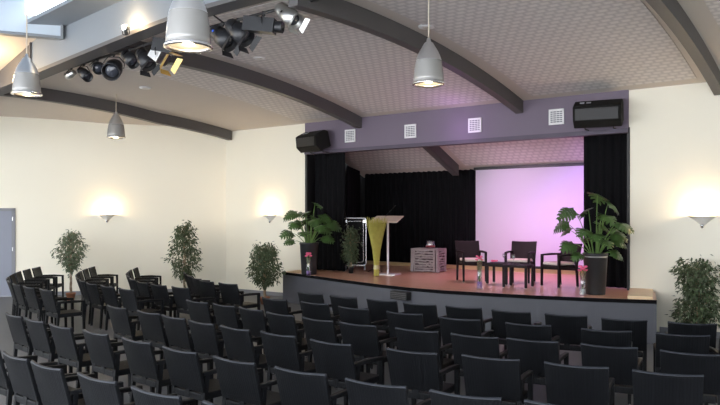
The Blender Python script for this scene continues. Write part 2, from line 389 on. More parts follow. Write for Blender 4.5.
for p, o_ in zip(ee, outs):
    for k, z in ((.0, .675), (.025, .675), (.025, .736), (.0, .736)): vs.append(p+off+o_*k+Z*z)
fs = [(i*4+k, i*4+(k+1) % 4, i*4+4+(k+1) % 4, i*4+4+k) for i in range(len(ee)-1) for k in range(4)]+[(0, 1, 2, 3), tuple((len(ee)-1)*4+k for k in range(4))]
m.add(vs, fs); m.build('edge_strip', M['drape'], sg)
# oak corner pads at both ends and the box in the fascia
m = MB(); m.prism(sh([on(4.90, 11.72), W(.03, .03), W(.44, .03), on(4.52, 11.83)], .731), (0, 0, .055)); m.build('corner_board', new_mat('pale_birch_board', (.72, .56, .36), .5, vary=.06, vscale=5), sg, .004)
m = MB(); m.prism(sh([on(-1.88, 17.44), W(8.68, .03), W(8.50, .03), on(-1.5, 17.1)], .731), (0, 0, .008)); m.build('corner_board', M['oak'], sg)
bp_ = MB(); c = on(.80, 13.72); dv = Vector((.55, -.55, 0)).normalized(); nv = Vector((-dv.y*-1, dv.x*-1, 0))
rotm = Matrix.Rotation(math.atan2(dv.y, dv.x), 3, 'Z')
bp_.box(c+off+Z*.575, (.44, .16, .16), rotm); o = bp_.build('vent_box', M['black'], sg, .01)
m = MB()
for k in range(4): m.box(c+off+Z*(.52+.035*k)+nv*-.0, (.40, .172, .008), rotm)
m.build('grille', M['beam'], o)
# oak skirting at the foot of the backdrop
mb = MB(); mb.prism([W(.3, -2.74, .731), W(8.75, -2.74, .731), W(8.75, -2.74, .83), W(.3, -2.74, .83)], -TDIR*.03); struct('baseboard_stage', mb, M['oak'])

def drape(name, label, pts, z0, z1, amp=.035, per=.16, group='black stage drapes'):
    """pleated cloth hung along a line of plan points"""
    m = MB(); P = []
    L = 0
    for a, b in zip(pts[:-1], pts[1:]):
        d_ = b-a; n = max(2, int(d_.length/.025)); nd = Vector((-d_.y, d_.x, 0)).normalized()
        for i in range(n+(b is pts[-1])):
            l = L+d_.length*i/n; P.append((a+d_*i/n, nd, l))
        L += d_.length
    vs = []; fs = []
    rows = 5
    for k in range(rows+1):
        z = z0+(z1-z0)*k/rows; am = amp*(1-.45*k/rows)
        for p, nd, l in P: vs.append(p+nd*am*(math.sin(2*PI*l/per)+.35*math.sin(2*PI*l/(per*2.7)+1))+Z*z)
    n = len(P)
    for k in range(rows):
        for i in range(n-1): fs.append((k*n+i, k*n+i+1, (k+1)*n+i+1, (k+1)*n+i))
    m.add(vs, fs, True); o = m.build(name, M['drape'])
    so = o.modifiers.new('thick', 'SOLIDIFY'); so.thickness = .008
    return tag(o, label, 'curtain', group)
drape('stage_curtain', 'narrow black curtain framing the right side of the stage opening', [W(.54, -.28), W(1.42, -.30)], .74, 3.86)
drape('stage_curtain', 'black curtain framing the left side of the stage opening', [W(7.45, -.28), W(8.42, -.26)], .74, 3.86)
drape('stage_curtain', 'black curtain covering the left side wing of the stage', [W(7.75, -.75), W(8.72, -2.55)], .74, 3.42)
drape('stage_curtain', 'wide black backdrop curtain behind the lectern left of the screen', [W(4.75, -2.84), W(8.72, -2.84)], .84, 3.36)
drape('stage_curtain', 'black backdrop curtain strip behind the projection screen', [W(.2, -2.9), W(4.72, -2.9)], .84, 3.34)
drape('stage_curtain', 'black curtain covering the right side wing of the stage', [W(.22, -.7), W(.3, -2.5)], .74, 3.42)
# screen
sc = thing('projection_screen', 'large projection screen lit lilac behind the stage armchairs', 'screen', W(3.05, -2.66, 0), SANG)
m = MB(); m.box((0, 0, 2.11), (3.98, .012, 2.42)); m.build('screen_cloth', M['screen'], sc)
m = MB(); m.box((0, .03, 3.34), (4.1, .09, .07)); m.build('screen_casing', M['black'], sc, .01)
m = MB(); m.box((0, 0, .885), (4.0, .035, .035)); m.build('bottom_bar', M['black'], sc, .005)
# air vents on the valance
names = ['first square air vent from the left on the mauve valance', 'second square air vent from the left on the mauve valance', 'third square air vent from the left on the mauve valance', 'square air vent nearest the right loudspeaker on the mauve valance']
for (s, z), lab in zip(((7.05, 4.08), (5.31, 4.07), (3.67, 4.08), (1.86, 4.11)), names):
    v = thing('air_vent', lab, 'vent', W(s, .035, z), SANG, 'square air vents on the valance')
    m = MB()
    for a, b, c_, d_ in ((-.14, 0, .032, .31), (.14, 0, .032, .31), (0, .14, .312, .03), (0, -.14, .312, .03)): m.box((a, -.012, b), (c_, .024, d_))
    m.build('frame', M['white'], v)
    m = MB(); m.box((0, -.003, 0), (.29, .006, .29)); m.build('backing', M['baseboard'], v)
    m = MB()
    for k in range(7): m.box((0, -.012, -.12+.04*k), (.28, .012, .014))
    for k in range(3): m.box((-.07+.07*k, -.012, 0), (.006, .01, .28))
    m.build('grille', M['white'], v)

# ------------------------------------------------------------------ loudspeakers
def speaker(label, s, t, z, rz, tilt, w):
    o = thing('loudspeaker', label, 'loudspeaker', W(s, t, z), rz, 'loudspeakers above the stage opening')
    rm = Matrix.Rotation(tilt, 3, 'X')
    prof = [(.22, -.19), (.22, .19), (.10, .24), (-.20, .17), (-.24, -.10), (-.13, -.25)]
    m = MB(); m.prism([rm @ Vector((-w/2, y, zz)) for y, zz in prof], rm @ Vector((w, 0, 0))); m.build('cabinet', new_mat('black_speaker_box', (.012, .012, .0115), .8, spec=.15, bump=(80, .3)), o, .02)
    m = MB(); a, b = Vector((0, -.205, .13)), Vector((0, -.243, -.08))
    m.prism([rm @ (a+Vector((-w/2+.05, -.004, 0))), rm @ (a+Vector((w/2-.05, -.004, 0))), rm @ (b+Vector((w/2-.05, -.004, 0))), rm @ (b+Vector((-w/2+.05, -.004, 0)))], rm @ Vector((0, -.012, -.001)))
    m.build('grille', M['black'], o)
    m = MB()
    for x in (-w/2+.15, -w/2+.27): m.box(rm @ Vector((x, 0, .215)), (.08, .10, .02), rm)
    m.build('socket_recess', M['baseboard'], o)
    m = MB(); wl = t-.04
    iv = Matrix.Rotation(-rz, 3, 'Z') @ (-TDIR)
    for x in (-w*.3, w*.3): m.tube([Vector((x, .05, -.22)), Vector((x, .15, -.27)), Vector((x, .15, -.27))+iv*(max(.02, wl-.13))], .014, 6)
    m.build('bracket', M['black'], o)
    return o
speaker('black loudspeaker mounted at the right end of the mauve valance', 0.93, .36, 4.06, SANG+R(10), R(14), .86)
speaker('black loudspeaker mounted at the left end of the mauve valance', 7.98, .36, 3.98, SANG-R(12), R(14), .82)

# ------------------------------------------------------------------ wall sconces
def sconce(label, pos, rz, r=.22):
    o = thing('wall_sconce', label, 'wall lamp', pos, rz, 'glowing wall sconces')
    # half-cone bowl, flat side on wall (local +y is wall)
    m = MB(); n = 18; prof = [(.035, -.13), (.09, -.08), (.15, -.03), (r, .03), (r+.01, .035), (r-.01, .035), (.14, -.01), (.03, -.10)]
    vs = [Vector((a*math.cos(PI+PI*k/n), a*.85*math.sin(PI+PI*k/n), z)) for a, z in prof for k in range(n+1)]
    fs = [(i*(n+1)+k, i*(n+1)+k+1, (i+1)*(n+1)+k+1, (i+1)*(n+1)+k) for i in range(len(prof)-1) for k in range(n)]
    m.add(vs, fs, True); m.build('bowl', M['plaster_white'], o)
    m = MB(); m.lathe([(.0, -.19), (.025, -.175), (.035, -.15), (.045, -.13), (.02, -.11), (0, -.11)], (0, -.04, 0), 14); m.build('finial', M['chrome'], o)
    m = MB(); m.lathe([(0, -.03), (.022, -.02), (.03, .01), (.02, .045), (0, .055)], (0, -.09, 0), 12); m.build('bulb', M['bulb'], o)
    ld = bpy.data.lights.new('sconce_light', 'POINT'); ld.energy = SCONCE; ld.color = (1, .70, .40); ld.shadow_soft_size = .04
    l = bpy.data.objects.new('sconce_light', ld); C.objects.link(l); l.parent = o; l.location = (0, -.10, .09)
SCONCE = 13
sconce('glowing wall sconce on the left cream wall above the leftmost ficus', lw(2.44, 2.13)-e*.005, math.atan2(e.y, e.x)-PI/2)
sconce('glowing wall sconce on the cream wall just left of the stage', W(9.75, .005, 2.12), SANG)
sconce('glowing wall sconce on the right cream wall above the potted ficus', W(-.80, .005, 2.10), SANG, .24)

# ------------------------------------------------------------------ pendant lamps
def pendant(label, x, y, zb, ztop, r=.2):
    o = thing('pendant_lamp', label, 'pendant lamp', (x, y, zb), 0, 'bell shaped pendant lamps')
    h = r*2.75
    m = MB(); m.lathe([(.0, h+.05), (.022, h+.045), (.03, h), (.055, h*.97), (r*.42, h*.88), (r*.60, h*.77), (r*.74, h*.66), (r*.83, h*.55)], n=28); m.build('lamp_cap', M['alu'], o)
    m = MB(); m.lathe([(r*.83, h*.55), (r*.91, h*.36), (r*.96, h*.15), (r*.97, .03), (r*.94, .03), (r*.93, h*.15), (r*.88, h*.36), (r*.80, h*.55)], n=36)
    m.build('lamp_shade', M['shadeglass'], o)
    m = MB(); m.lathe([(r*.94, .035), (r*1.05, .02), (r*1.06, .0), (r*.93, -.005), (r*.92, .03)], n=28); m.build('rim', M['chrome'], o)
    m = MB(); m.lathe([(0, .028), (r*.9, .022), (r*.9, .018), (0, .022)], n=28); m.build('diffuser', glass_mat('frosted_diffuser', (.9, .92, .92), .35, .4), o)
    m = MB(); m.lathe([(0, .14), (.03, .15), (.045, .20), (.03, .26), (0, .28)], n=12); m.build('bulb', PB, o)
    ld = bpy.data.lights.new('pendant_light', 'POINT'); ld.energy = 8; ld.color = (1, .74, .42); ld.shadow_soft_size = .04
    l_ = bpy.data.objects.new('pendant_light', ld); C.objects.link(l_); l_.parent = o; l_.location = (0, 0, -.06)
    m = MB(); m.tube([(0, 0, h+.04), (0, 0, ztop-zb)], .009 if r < .21 else .011, 8); m.build('cord', M['cord'], o)
PB = emis_mat('pendant_bulb', (1, .85, .62), .8)
pendant('large bell pendant lamp hanging nearest the camera beside the black spotlights', -1.53, 6.24, 3.64, 5.6, .205)
pendant('bell pendant lamp hanging alone before the curved ceiling right of centre', .88, 8.97, 3.82, 5.06, .20)
pendant('bell pendant lamp at the far left in front of the blue-grey beam', -4.88, 10.25, 3.91, 6.72, .20)
pendant('smallest bell pendant lamp hanging beyond the spotlights before the left cream wall', -5.54, 15.9, 3.90, vz(10.6, 4.15), .20)

# recessed ceiling fittings
for s, t, lab in ((2.3, 4.3, 'small round white ceiling fitting at top right above the lone pendant'), (5.9, 4.3, 'small round white ceiling fitting above the valance right of the spotlights'), (9.6, 4.1, 'small round white ceiling fitting behind the largest pendant')):
    o = thing('ceiling_fitting', lab, 'ceiling light', W(s, t, vz(s, t)), 0, 'round recessed ceiling fittings')
    m = MB(); m.lathe([(.06, -.02), (.12, -.02), (.13, 0), (.13, .01)], n=20); m.build('rim', M['white'], o)
    m = MB(); m.lathe([(0, -.012), (.06, -.015)], n=20); m.build('lens', M['plaster_white'], o)

# ------------------------------------------------------------------ spotlights on the rail
rail = lambda s: 4.93-.018*max(0, s-2)-.006*max(0, s-5)**2
rl = thing('lighting_rail', 'black lighting rail carrying the theatre spotlights under the girder', 'rail', (0, 0, 0))
m = MB(); m.tube([W(1.6+.35*i, 6.72, rail(1.6+.35*i)) for i in range(22)], .022, 8); m.build('tube', M['black'], rl)
for s in (2.0, 4.2, 6.3, 8.4):
    m = MB(); m.tube([W(s, 6.72, rail(s)), W(s, 6.94, gb(s)-.02)], .012, 6); m.build('hanger', M['black'], rl)
def aimrot(az, el):
    d_ = Vector((math.sin(az)*math.cos(el), math.cos(az)*math.cos(el), math.sin(el)))
    return d_.to_track_quat('Z', 'Y').to_matrix()
def spot(kind, label, s, drop, az, el, L, r, mat, doors=True, t=6.72, lit=False, doormat=None):
    base = W(s, t, rail(s)); L *= 1.2; r *= 1.2
    o = thing('stage_spotlight', label, 'spotlight', base, 0, 'theatre spotlights under the girder')
    rm = aimrot(R(az), R(el)); c_ = Vector((0, 0, -drop))
    m = MB()
    if kind == 'can':
        m.lathe([(0, -L*.5), (r*.55, -L*.5), (r*.75, -L*.42), (r*.85, -L*.2), (r*.85, -L*.1), (r, -L*.05), (r, L*.5), (r*.9, L*.5), (r*.88, L*.2), (0, L*.18)], c_, 20, rm)
    elif kind == 'box':
        m.box(c_-rm @ Vector((0, 0, L*.1)), (r*1.7, r*1.9, L*.8), rm); m.lathe([(0, L*.3), (r*.75, L*.3), (r*.8, L*.5), (r*.65, L*.5), (0, L*.42)], c_, 16, rm)
    elif kind == 'flood':
        m.box(c_-rm @ Vector((0, 0, L*.15)), (r*1.9, r*1.2, L*.6), rm)
        for k in range(5): m.box(c_+rm @ Vector((-r*.7+k*r*.35, r*.65, -L*.15)), (r*.08, r*.15, L*.5), rm)
    m.build('housing', mat, o, .004 if kind != 'can' else 0)
    m = MB(); m.lathe([(0, L*.42), (r*.62, L*.40), (r*.7, L*.36)], c_, 16, rm); m.build('lens', M['bulb_hot'] if lit else M['lens'], o)
    # yoke
    ax = rm @ Vector((1, 0, 0)); m = MB()
    top = Vector((0, 0, -.05))
    hx = Vector((ax.x, ax.y, 0)); hx = hx.normalized() if hx.length > .1 else Vector((1, 0, 0))
    m.tube([c_+ax*(r+.012), c_+ax*(r+.012)*.6+hx*(r+.015)*.5+Z*(drop-.1)*.6, top+hx*(r*.6), top, top-hx*(r*.6), c_-ax*(r+.012)*.6-hx*(r+.015)*.5+Z*(drop-.1)*.6, c_-ax*(r+.012)], .008, 6)
    m.tube([top, (0, 0, -.02)], .012, 6); m.build('yoke', M['black'], o)
    m = MB(); m.box((0, 0, -.005), (.04, .05, .055)); m.build('clamp', M['black'], o, .004)
    if doors:
        for k in range(4):
            a = PI/2*k; q = Matrix.Rotation(a, 3, 'Z')
            pts = [Vector((-r*.75, r*.95, L*.5)), Vector((r*.75, r*.95, L*.5)), Vector((r*.95, r*1.25, L*.5+r*.5)), Vector((-r*.95, r*1.25, L*.5+r*.5))]
            m = MB(); m.prism([c_+rm @ (q @ p) for p in pts], rm @ (q @ Vector((0, .006, 0)))); m.build('barn_door', doormat or mat, o)
    if 'badge' in label:
        m = MB(); m.lathe([(0, -.004), (.018, -.004), (.018, .004), (0, .004)], c_+Vector((.0, 0, 0))+rm @ Vector((0, 0, -L*.2))+Vector((-.45, -.89, .1)).normalized()*r*.98, 12, Vector((-.45, -.89, .1)).to_track_quat('Z', 'Y').to_matrix()); m.build('badge', M['blue'], o)['label'] = 'small round blue badge'
    return o
BK = new_mat('black_spotlight_enamel', (.018, .019, .022), .38)
spot('can', 'small silver spotlight at the far left end of the rail', 8.15, .12, -60, -15, .16, .06, M['silver'], False)
spot('can', 'small black spotlight second from the left end of the rail', 7.75, .18, 130, -30, .28, .075, BK, False)
spot('can', 'slim black spotlight behind the widest black can on the rail', 7.35, .14, 150, -20, .26, .085, BK, False)
spot('can', 'widest black can spotlight in the left cluster facing the camera', 6.88, .24, 175, -28, .34, .125, BK, False)
spot('can', 'black spotlight tilted right just right of the widest black can', 6.45, .14, 120, -40, .26, .09, BK, False)
spot('can', 'black spotlight with open flaps below the shining lamp', 6.05, .22, 118, -52, .28, .10, BK, True)
spot('box', 'black boxy spotlight tucked behind the largest pendant lamp', 5.5, .12, 95, -10, .34, .09, BK, False)
spot('flood', 'silver floodlight with gold flap left of the largest pendant lamp', 5.62, .26, 110, -35, .26, .12, M['silver'], True, doormat=M['gold'])
spot('can', 'black spotlight just right of the largest pendant with a blue badge', 4.25, .18, 118, -38, .34, .11, BK, True)
spot('can', 'second black spotlight right of the largest pendant lamp', 3.92, .16, 115, -40, .34, .11, BK, True)
spot('box', 'long black profile spotlight hanging level on tall bracket', 3.42, .17, 100, -8, .46, .085, BK, False)
spot('can', 'silver can spotlight at the right end of the rail', 2.98, .10, 125, -38, .34, .095, M['silver'], True)
# lit lamp fixed to camera side of girder
o = spot('can', 'shining bare spotlight clamped beside the girder edge above the left cluster', 5.62, -.06, 200, -8, .09, .035, M['silver'], False, 7.36, True)

# ------------------------------------------------------------------ chairs
def armchair(mat, label, cushion=False):
    o = thing('wicker_armchair', label, 'chair', (0, 0, 0))
    m = MB(); m.box((0, .01, .405), (.44, .50, .07)); m.build('seat', mat, o, .012)
    # back panel: leaning, bowed (concave to the sitter)
    nx, nz = 8, 4; vs = []; fs = []
    def bp(u, v, th):
        w = .262+.006*v; x = -w+2*w*u; bow = .028*(1-(2*u-1)**2)
        return Vector((x, -.225-.105*v-bow*v+th, .455+.395*v-.010*(1-(2*u-1)**2)*v))
    for th in (-.017, .017):
        for i in range(nx+1):
            for j in range(nz+1): vs.append(bp(i/nx, j/nz, th))
    n = (nx+1)*(nz+1); q = lambda i, j, k: k*n+i*(nz+1)+j
    for i in range(nx):
        for j in range(nz): fs += [(q(i, j, 0), q(i+1, j, 0), q(i+1, j+1, 0), q(i, j+1, 0)), (q(i, j, 1), q(i, j+1, 1), q(i+1, j+1, 1), q(i+1, j, 1))]
    for i in range(nx):
        for j in (0, nz): fs.append((q(i, j, 0), q(i+1, j, 0), q(i+1, j, 1), q(i, j, 1)))
    for j in range(nz):
        for i in (0, nx): fs.append((q(i, j, 0), q(i, j+1, 0), q(i, j+1, 1), q(i, j, 1)))
    m = MB().add(vs, fs, False); br_ = m.build('backrest', mat, o, .006)
    m = MB(); m.tube([bp(k/8, .985, 0) for k in range(9)], .018, 6); m.build('top_rim', M['rim_sheen'] if mat is M['weave'] else mat, br_)  # top rim tube; paler on the hall chairs to stand in for skylight sheen
    m = MB(); m.box((0, -.228, .43), (.07, .03, .09)); m.build('back_support', mat, o)
    for sx in (-1, 1):
        m = MB(); pts = [(-.275, .64), (.24, .625)]
        m.prism([(sx*.243-.024, -.25, .655), (sx*.243+.024, -.25, .655), (sx*.243+.024, .0, .662), (sx*.243+.024, .25, .645), (sx*.243-.024, .25, .645), (sx*.243-.024, 0, .662)], (0, 0, -.035)); m.build('armrest', mat, o, .008)
        for y0, y1, zt_ in ((.235, .225, .615), (-.245, -.20, .63)):
            m = MB(); a = .023; b = .018
            vs = [Vector((sx*.242+dx*b, y0+dy*b, .02)) for dx, dy in ((-1, -1), (1, -1), (1, 1), (-1, 1))]+[Vector((sx*.243+dx*a, y1+dy*a, zt_)) for dx, dy in ((-1, -1), (1, -1), (1, 1), (-1, 1))]
            m.add(vs, [(0, 1, 2, 3), (7, 6, 5, 4), (0, 4, 5, 1), (1, 5, 6, 2), (2, 6, 7, 3), (3, 7, 4, 0)])
            l = m.build('leg', mat, o)
            MB().lathe([(0, 0), (.016, .0), (.018, .03), (0, .03)], (sx*.242, y0, 0), 8).build('foot', M['chrome'], l)
    if cushion:
        m = MB(); m.box((0, .02, .47), (.42, .44, .055)); m.build('cushion', M['cushion'], o, .022)
    return o
proto = armchair(M['weave'], 'x')
used = [False]
def place(src, flag, x, y, a, label, group, z=0):
    # (x, y) is where the middle of the backrest top stands; a is the chair's turn in degrees
    o = src if not flag[0] else copy_tree(src); flag[0] = True
    rr = Matrix.Rotation(R(a), 3, 'Z') @ Vector((0, -.33, 0))
    o.location = (x-rr.x, y-rr.y, z); o.rotation_euler = (0, 0, R(a)); o['label'] = label; o['group'] = group
    return o
G = 'dark wicker armchairs facing the stage'
F = [(-.83, 11.64, -37), (-.27, 11.13, -38), (.33, 10.67, -34), (.87, 10.23, -32), (1.46, 9.87, -29), (2.04, 9.46, -29), (2.68, 9.11, -24), (3.29, 8.72, -21), (3.99, 8.41, -20)]
E = [(-1.33, 10.85, -40), (-.67, 10.35, -38), (-.09, 9.79, -38), (.59, 9.29, -32), (1.25, 8.78, -28), (2.0, 8.33, -26), (2.78, 7.90, -22), (3.51, 7.62, -20), (4.12, 7.45, -12)]
D = [(-2.45, 10.52, -42), (-1.97, 10.12, -44), (-1.51, 9.69, -45), (-1.05, 9.2, -43), (-.53, 8.73, -41), (-.03, 8.35, -36), (.64, 7.92, -32), (1.23, 7.54, -30), (1.79, 7.28, -27), (2.47, 6.95, -27), (3.12, 6.60, -27)]
Cc = [(-3.44, 9.9, -43), (-2.83, 9.36, -42), (-2.38, 8.93, -44), (-1.93, 8.49, -44), (-1.44, 8.06, -43), (-.90, 7.65, -40), (-.30, 7.15, -37), (.49, 6.69, -30), (1.19, 6.39, -26), (1.87, 6.06, -25), (2.53, 5.76, -23)]
Bb = [(-4.50, 9.10, -44), (-4.03, 8.67, -43), (-3.51, 8.2, -42), (-2.93, 7.75, -42), (-2.32, 7.26, -41), (-1.74, 6.75, -40), (-1.13, 6.28, -38), (-.50, 5.84, -33), (.12, 5.42, -31), (.76, 5.07, -27), (1.40, 4.80, -24)]
Aa = [(-3.68, 6.92, -42), (-3.18, 6.46, -42), (-2.71, 6.05, -40), (-2.10, 5.59, -38), (-1.50, 5.14, -35), (-.86, 4.74, -31)]
ordn = ['first', 'second', 'third', 'fourth', 'fifth', 'sixth', 'seventh', 'eighth', 'ninth', 'tenth', 'eleventh']
rowname = {'F': 'row nearest the stage', 'E': 'second row from stage', 'D': 'third row from stage', 'C': 'fourth row from stage', 'B': 'fifth row from stage', 'A': 'rearmost row at the bottom left'}
for key, rw in (('F', F), ('E', E), ('D', D), ('C', Cc), ('B', Bb), ('A', Aa)):
    n = len(rw)
    for i, (x, y, a) in enumerate(rw):
        if key == 'A' : lab = 'dark wicker armchair, %s from the left in the %s' % (ordn[i], rowname[key])
        elif i == n-1: lab = 'dark wicker armchair at right end of centre block, %s' % rowname[key]
        elif i == 0: lab = 'dark wicker armchair at left end of centre block, %s' % rowname[key]
        else: lab = 'dark wicker armchair %s from right in centre block, %s' % (ordn[n-1-i], rowname[key])
        place(proto, used, x, y, a, lab, G)
# side block on the left, rows curling round to face the stage
LC = [(-5.45, 12.15, -45), (-5.97, 12.62, -46), (-6.45, 13.15, -51), (-6.88, 13.75, -58), (-7.25, 14.42, -65), (-7.52, 15.12, -71), (-7.75, 15.85, -76), (-7.90, 16.58, -80), (-7.98, 17.25, -84)]
LD = [(-4.10, 12.28, -44), (-4.60, 12.75, -46), (-5.08, 13.24, -50), (-5.50, 13.86, -58), (-5.85, 14.52, -64), (-6.15, 15.22, -69), (-6.38, 15.95, -74), (-6.55, 16.68, -79), (-6.65, 17.35, -83)]
LE = [(-3.22, 12.55, -42), (-3.75, 13.02, -44), (-4.22, 13.55, -52), (-4.60, 14.18, -60), (-4.92, 14.88, -66), (-5.18, 15.6, -72), (-5.36, 16.32, -77), (-5.46, 17.02, -82)]
LF = [(-2.50, 13.25, -40), (-3.02, 13.75, -48), (-3.36, 14.38, -58), (-3.66, 15.05, -64), (-3.92, 15.72, -70)]
rn = {'LF': 'front row of the left side block', 'LE': 'second row of the left side block', 'LD': 'third row of the left side block', 'LC': 'last row of left side block'}
for key, rw in (('LF', LF), ('LE', LE), ('LD', LD), ('LC', LC)):
    n = len(rw)
    for i, (x, y, a) in enumerate(rw):
        if i == n-1: lab = 'dark wicker armchair at wall end of %s' % rn[key]
        elif i == 0: lab = 'dark wicker armchair at aisle end of %s' % rn[key]
        else: lab = 'dark wicker armchair %s from aisle in %s' % (ordn[i], rn[key])
        place(proto, used, x, y, a, lab, G)

# stage armchairs
ST = .731
sproto = armchair(M['weave2'], 'x', True); f2 = [False]
SG = 'wicker armchairs on the stage'
place(sproto, f2, 2.33, 15.25, 188, 'dark wicker armchair with pale cushion at the left edge of the lilac screen', SG, ST)
place(sproto, f2, 3.52, 15.0, 152, 'dark wicker armchair standing in the middle before the lilac screen', SG, ST)
place(sproto, f2, 4.22, 13.92, 116, 'dark wicker armchair with cream cushion facing left beside the right big planter', SG, ST)
def low_table(label, x, y, rz, w, d_, h, group=None):
    o = thing('side_table', label, 'table', (x, y, ST), rz, group)
    m = MB(); m.box((0, 0, h-.025), (w, d_, .05)); m.build('tabletop', M['weave2'], o, .006)
    m = MB(); m.box((0, 0, h+.004), (w-.04, d_-.04, .008)); m.build('glass_top', M['glass'], o)
    for sx in (-1, 1):
        for sy in (-1, 1):
            m = MB(); m.box((sx*(w/2-.03), sy*(d_/2-.03), (h-.05)/2+.01), (.045, .045, h-.07)); l = m.build('leg', M['weave2'], o)
            MB().lathe([(0, 0), (.016, 0), (.018, .02), (0, .02)], (sx*(w/2-.03), sy*(d_/2-.03), 0), 8).build('foot', M['chrome'], l)
    return o
low_table('low dark wicker table between the left and middle stage armchairs', 2.88, 14.40, R(-30), .46, .46, .44, 'low wicker tables on the stage')
low_table('low dark wicker table in front of the middle stage armchair', 3.10, 13.72, R(-30), .5, .5, .45, 'low wicker tables on the stage')
def goblet(label, x, y, z):
    m = MB(); m.lathe([(0, 0), (.035, .003), (.006, .012), (.005, .08), (.03, .10), (.042, .13), (.036, .18), (.034, .18), (.04, .13), (.028, .103), (0, .09)], n=16)
    tag(m.build('wine_glass', M['glass'], None, 0, (x, y, z)), label, 'glass', 'glasses on the stage tables')
goblet('clear wine glass on the low table between the left and middle armchairs', 2.96, 14.36, ST+.449)
goblet('clear wine glass on the low table in front of the middle armchair', 3.02, 13.78, ST+.459)
m = MB()
for k in range(9):
    a = k*2.4; rr = .035*math.sqrt(k/2); m.lathe([(0, -.02), (.02, -.008), (.022, .005), (.012, .02), (0, .022)], (rr*math.cos(a), rr*math.sin(a), .025), 8)
tag(m.build('flower_posy', M['pink'], None, 0, (2.76, 14.42, ST+.447)), 'small pink flower heads lying on the left low table', 'flowers')

# ------------------------------------------------------------------ tall glass vases with pink flowers
def vase(label, x, y, pink=True, h=.42):
    o = thing('glass_vase', label, 'vase', (x, y, ST), 0, 'tall glass vases along the stage edge')
    m = MB(); m.lathe([(0, 0), (.06, 0), (.062, .012), (.05, h*.5), (.055, h), (.051, h), (.046, h*.5), (.052, .02), (0, .018)], n=20); m.build('vase_body', M['glass'], o)
    m = MB(); m.lathe([(0, .02), (.05, .021), (.046, h*.28), (0, h*.29)], n=16); m.build('gel_beads', M['purplegel'] if pink else M['white'], o)
    m = MB(); f = MB(); rnd = random.Random(int(x*100))
    for k in range(6):
        a = k*1.1; tx, ty, tz = .05*math.cos(a), .05*math.sin(a), h+.04+.03*(k % 3)
        m.tube([(0, 0, .05), (tx*.4, ty*.4, h*.6), (tx, ty, tz)], .004, 5)
        for q in range(7 if h < .5 else 2):
            b = q*2.4; f.lathe([(0, -.015), (.018, -.004), (.02, .008), (.008, .02), (0, .02)], (tx+.022*math.cos(b)*(q > 0), ty+.022*math.sin(b)*(q > 0), tz+.008*(q % 2)), 7)
    m.build('stem', M['stalk'], o); f.build('blossom', M['pink'], o)
vase('glass vase of pink flowers at the left stage end before the left planter', -1.20, 16.30)
vase('tall glass vase of lilac beads at the stage edge before the left armchair', 2.28, 13.35, True, .52)
vase('glass vase of pink flowers beside the right big black planter', 3.93, 12.35, False, .40)

# ------------------------------------------------------------------ monstera in big black planters
def monstera_leaf(m, base, direction, up, size, rnd):
    """heart-shaped leaf with slits; base at petiole, direction along the midrib"""
    d_ = direction.normalized(); sd = d_.cross(up).normalized(); nn_ = sd.cross(d_).normalized()
    L = size; n = 6
    def P(u, w):
        return base+d_*(u*L-.18*L*0)+sd*w*L+nn_*(.10*L*math.sin(PI*min(1, max(0, u)))-.28*L*max(0, u-.3)**2*2-.22*L*abs(w)**1.4)
    prof = [.34, .50, .56, .54, .47, .36, .20]
    for sgn in (-1, 1):
        for i in range(n+1):
            u0 = -.02+i/(n+1)*1.0; u1 = u0+1.0/(n+1)*.98
            w = prof[i]; fwd = .10
            a = P(u0, 0); b = P(u1, 0)
            gap = .016
            o0 = P(u0, sgn*w*.55); o1 = P(u1+.002, sgn*w*.55)
            e0 = P(u0+fwd*.6+gap-(.16 if i == 0 else 0), sgn*w); e1 = P(u1+fwd*.6-gap*.4, sgn*w*.97); e2 = P((u0+u1)/2+fwd, sgn*w*1.08)
            m.add([a, b, o1, o0, e0, e2, e1], [(0, 1, 2, 3), (3, 2, 6, 5, 4)], True)
def planter(label_pot, x, y, ht, r, leaves, stemlab, seed, labelbits):
    rnd = random.Random(seed)
    o = thing('potted_monstera', label_pot, 'potted plant', (x, y, ST), 0, 'large monsteras in black planters on the stage')
    m = MB(); m.lathe([(0, 0), (r*.78, 0), (r*.80, .02), (r*.98, ht*.94), (r*1.02, ht*.95), (r*1.02, ht), (r*.93, ht), (r*.90, ht*.9), (0, ht*.9)], n=32); m.build('pot', M['potblack'], o)
    m = MB(); m.lathe([(0, ht*.91), (r*.9, ht*.91)], n=24); m.build('soil', M['soil'], o)
    if labelbits == 'band':
        m = MB(); m.lathe([(r*.955, ht*.86), (r*.985, ht*.93), (r*.96, ht*.93)], n=32); m.build('rim_band', M['silverlab'], o)
    leaves = [(a, b, c, d*.84, e) for a, b, c, d, e in leaves]+[(rnd.uniform(100, 400), rnd.uniform(35, 85), rnd.uniform(.45, .85), rnd.uniform(.24, .32), rnd.uniform(-.6, .6)) for _ in range(9)]
    for k, (az, el, l, sz, roll) in enumerate(leaves):
        az_, el_ = R(az), R(el); l = l*.84
        tip = Vector((math.cos(az_)*math.cos(el_)*l*.86, math.sin(az_)*math.cos(el_)*l*.86, ht*.9+math.sin(el_)*l*1.22))
        b0 = Vector((math.cos(az_)*.05, math.sin(az_)*.05, ht*.88))
        mid = b0.lerp(tip, .5)+Vector((0, 0, .10*l))
        m = MB(); m.tube([b0, b0.lerp(mid, .5)+Z*.03*l, mid, mid.lerp(tip, .55)+Z*.02, tip], [.010, .009, .008, .007, .005], 6); st = m.build('stalk', M['stalk'], o)
        ddir = Vector((math.cos(az_+roll*.5), math.sin(az_+roll*.5), -.35+.3*rnd.random()))
        m = MB(); monstera_leaf(m, tip, ddir, Vector((.4*math.sin(roll), -.55, .8)), sz, rnd)
        m.build('leaf', M['monstera'], st)
    return o
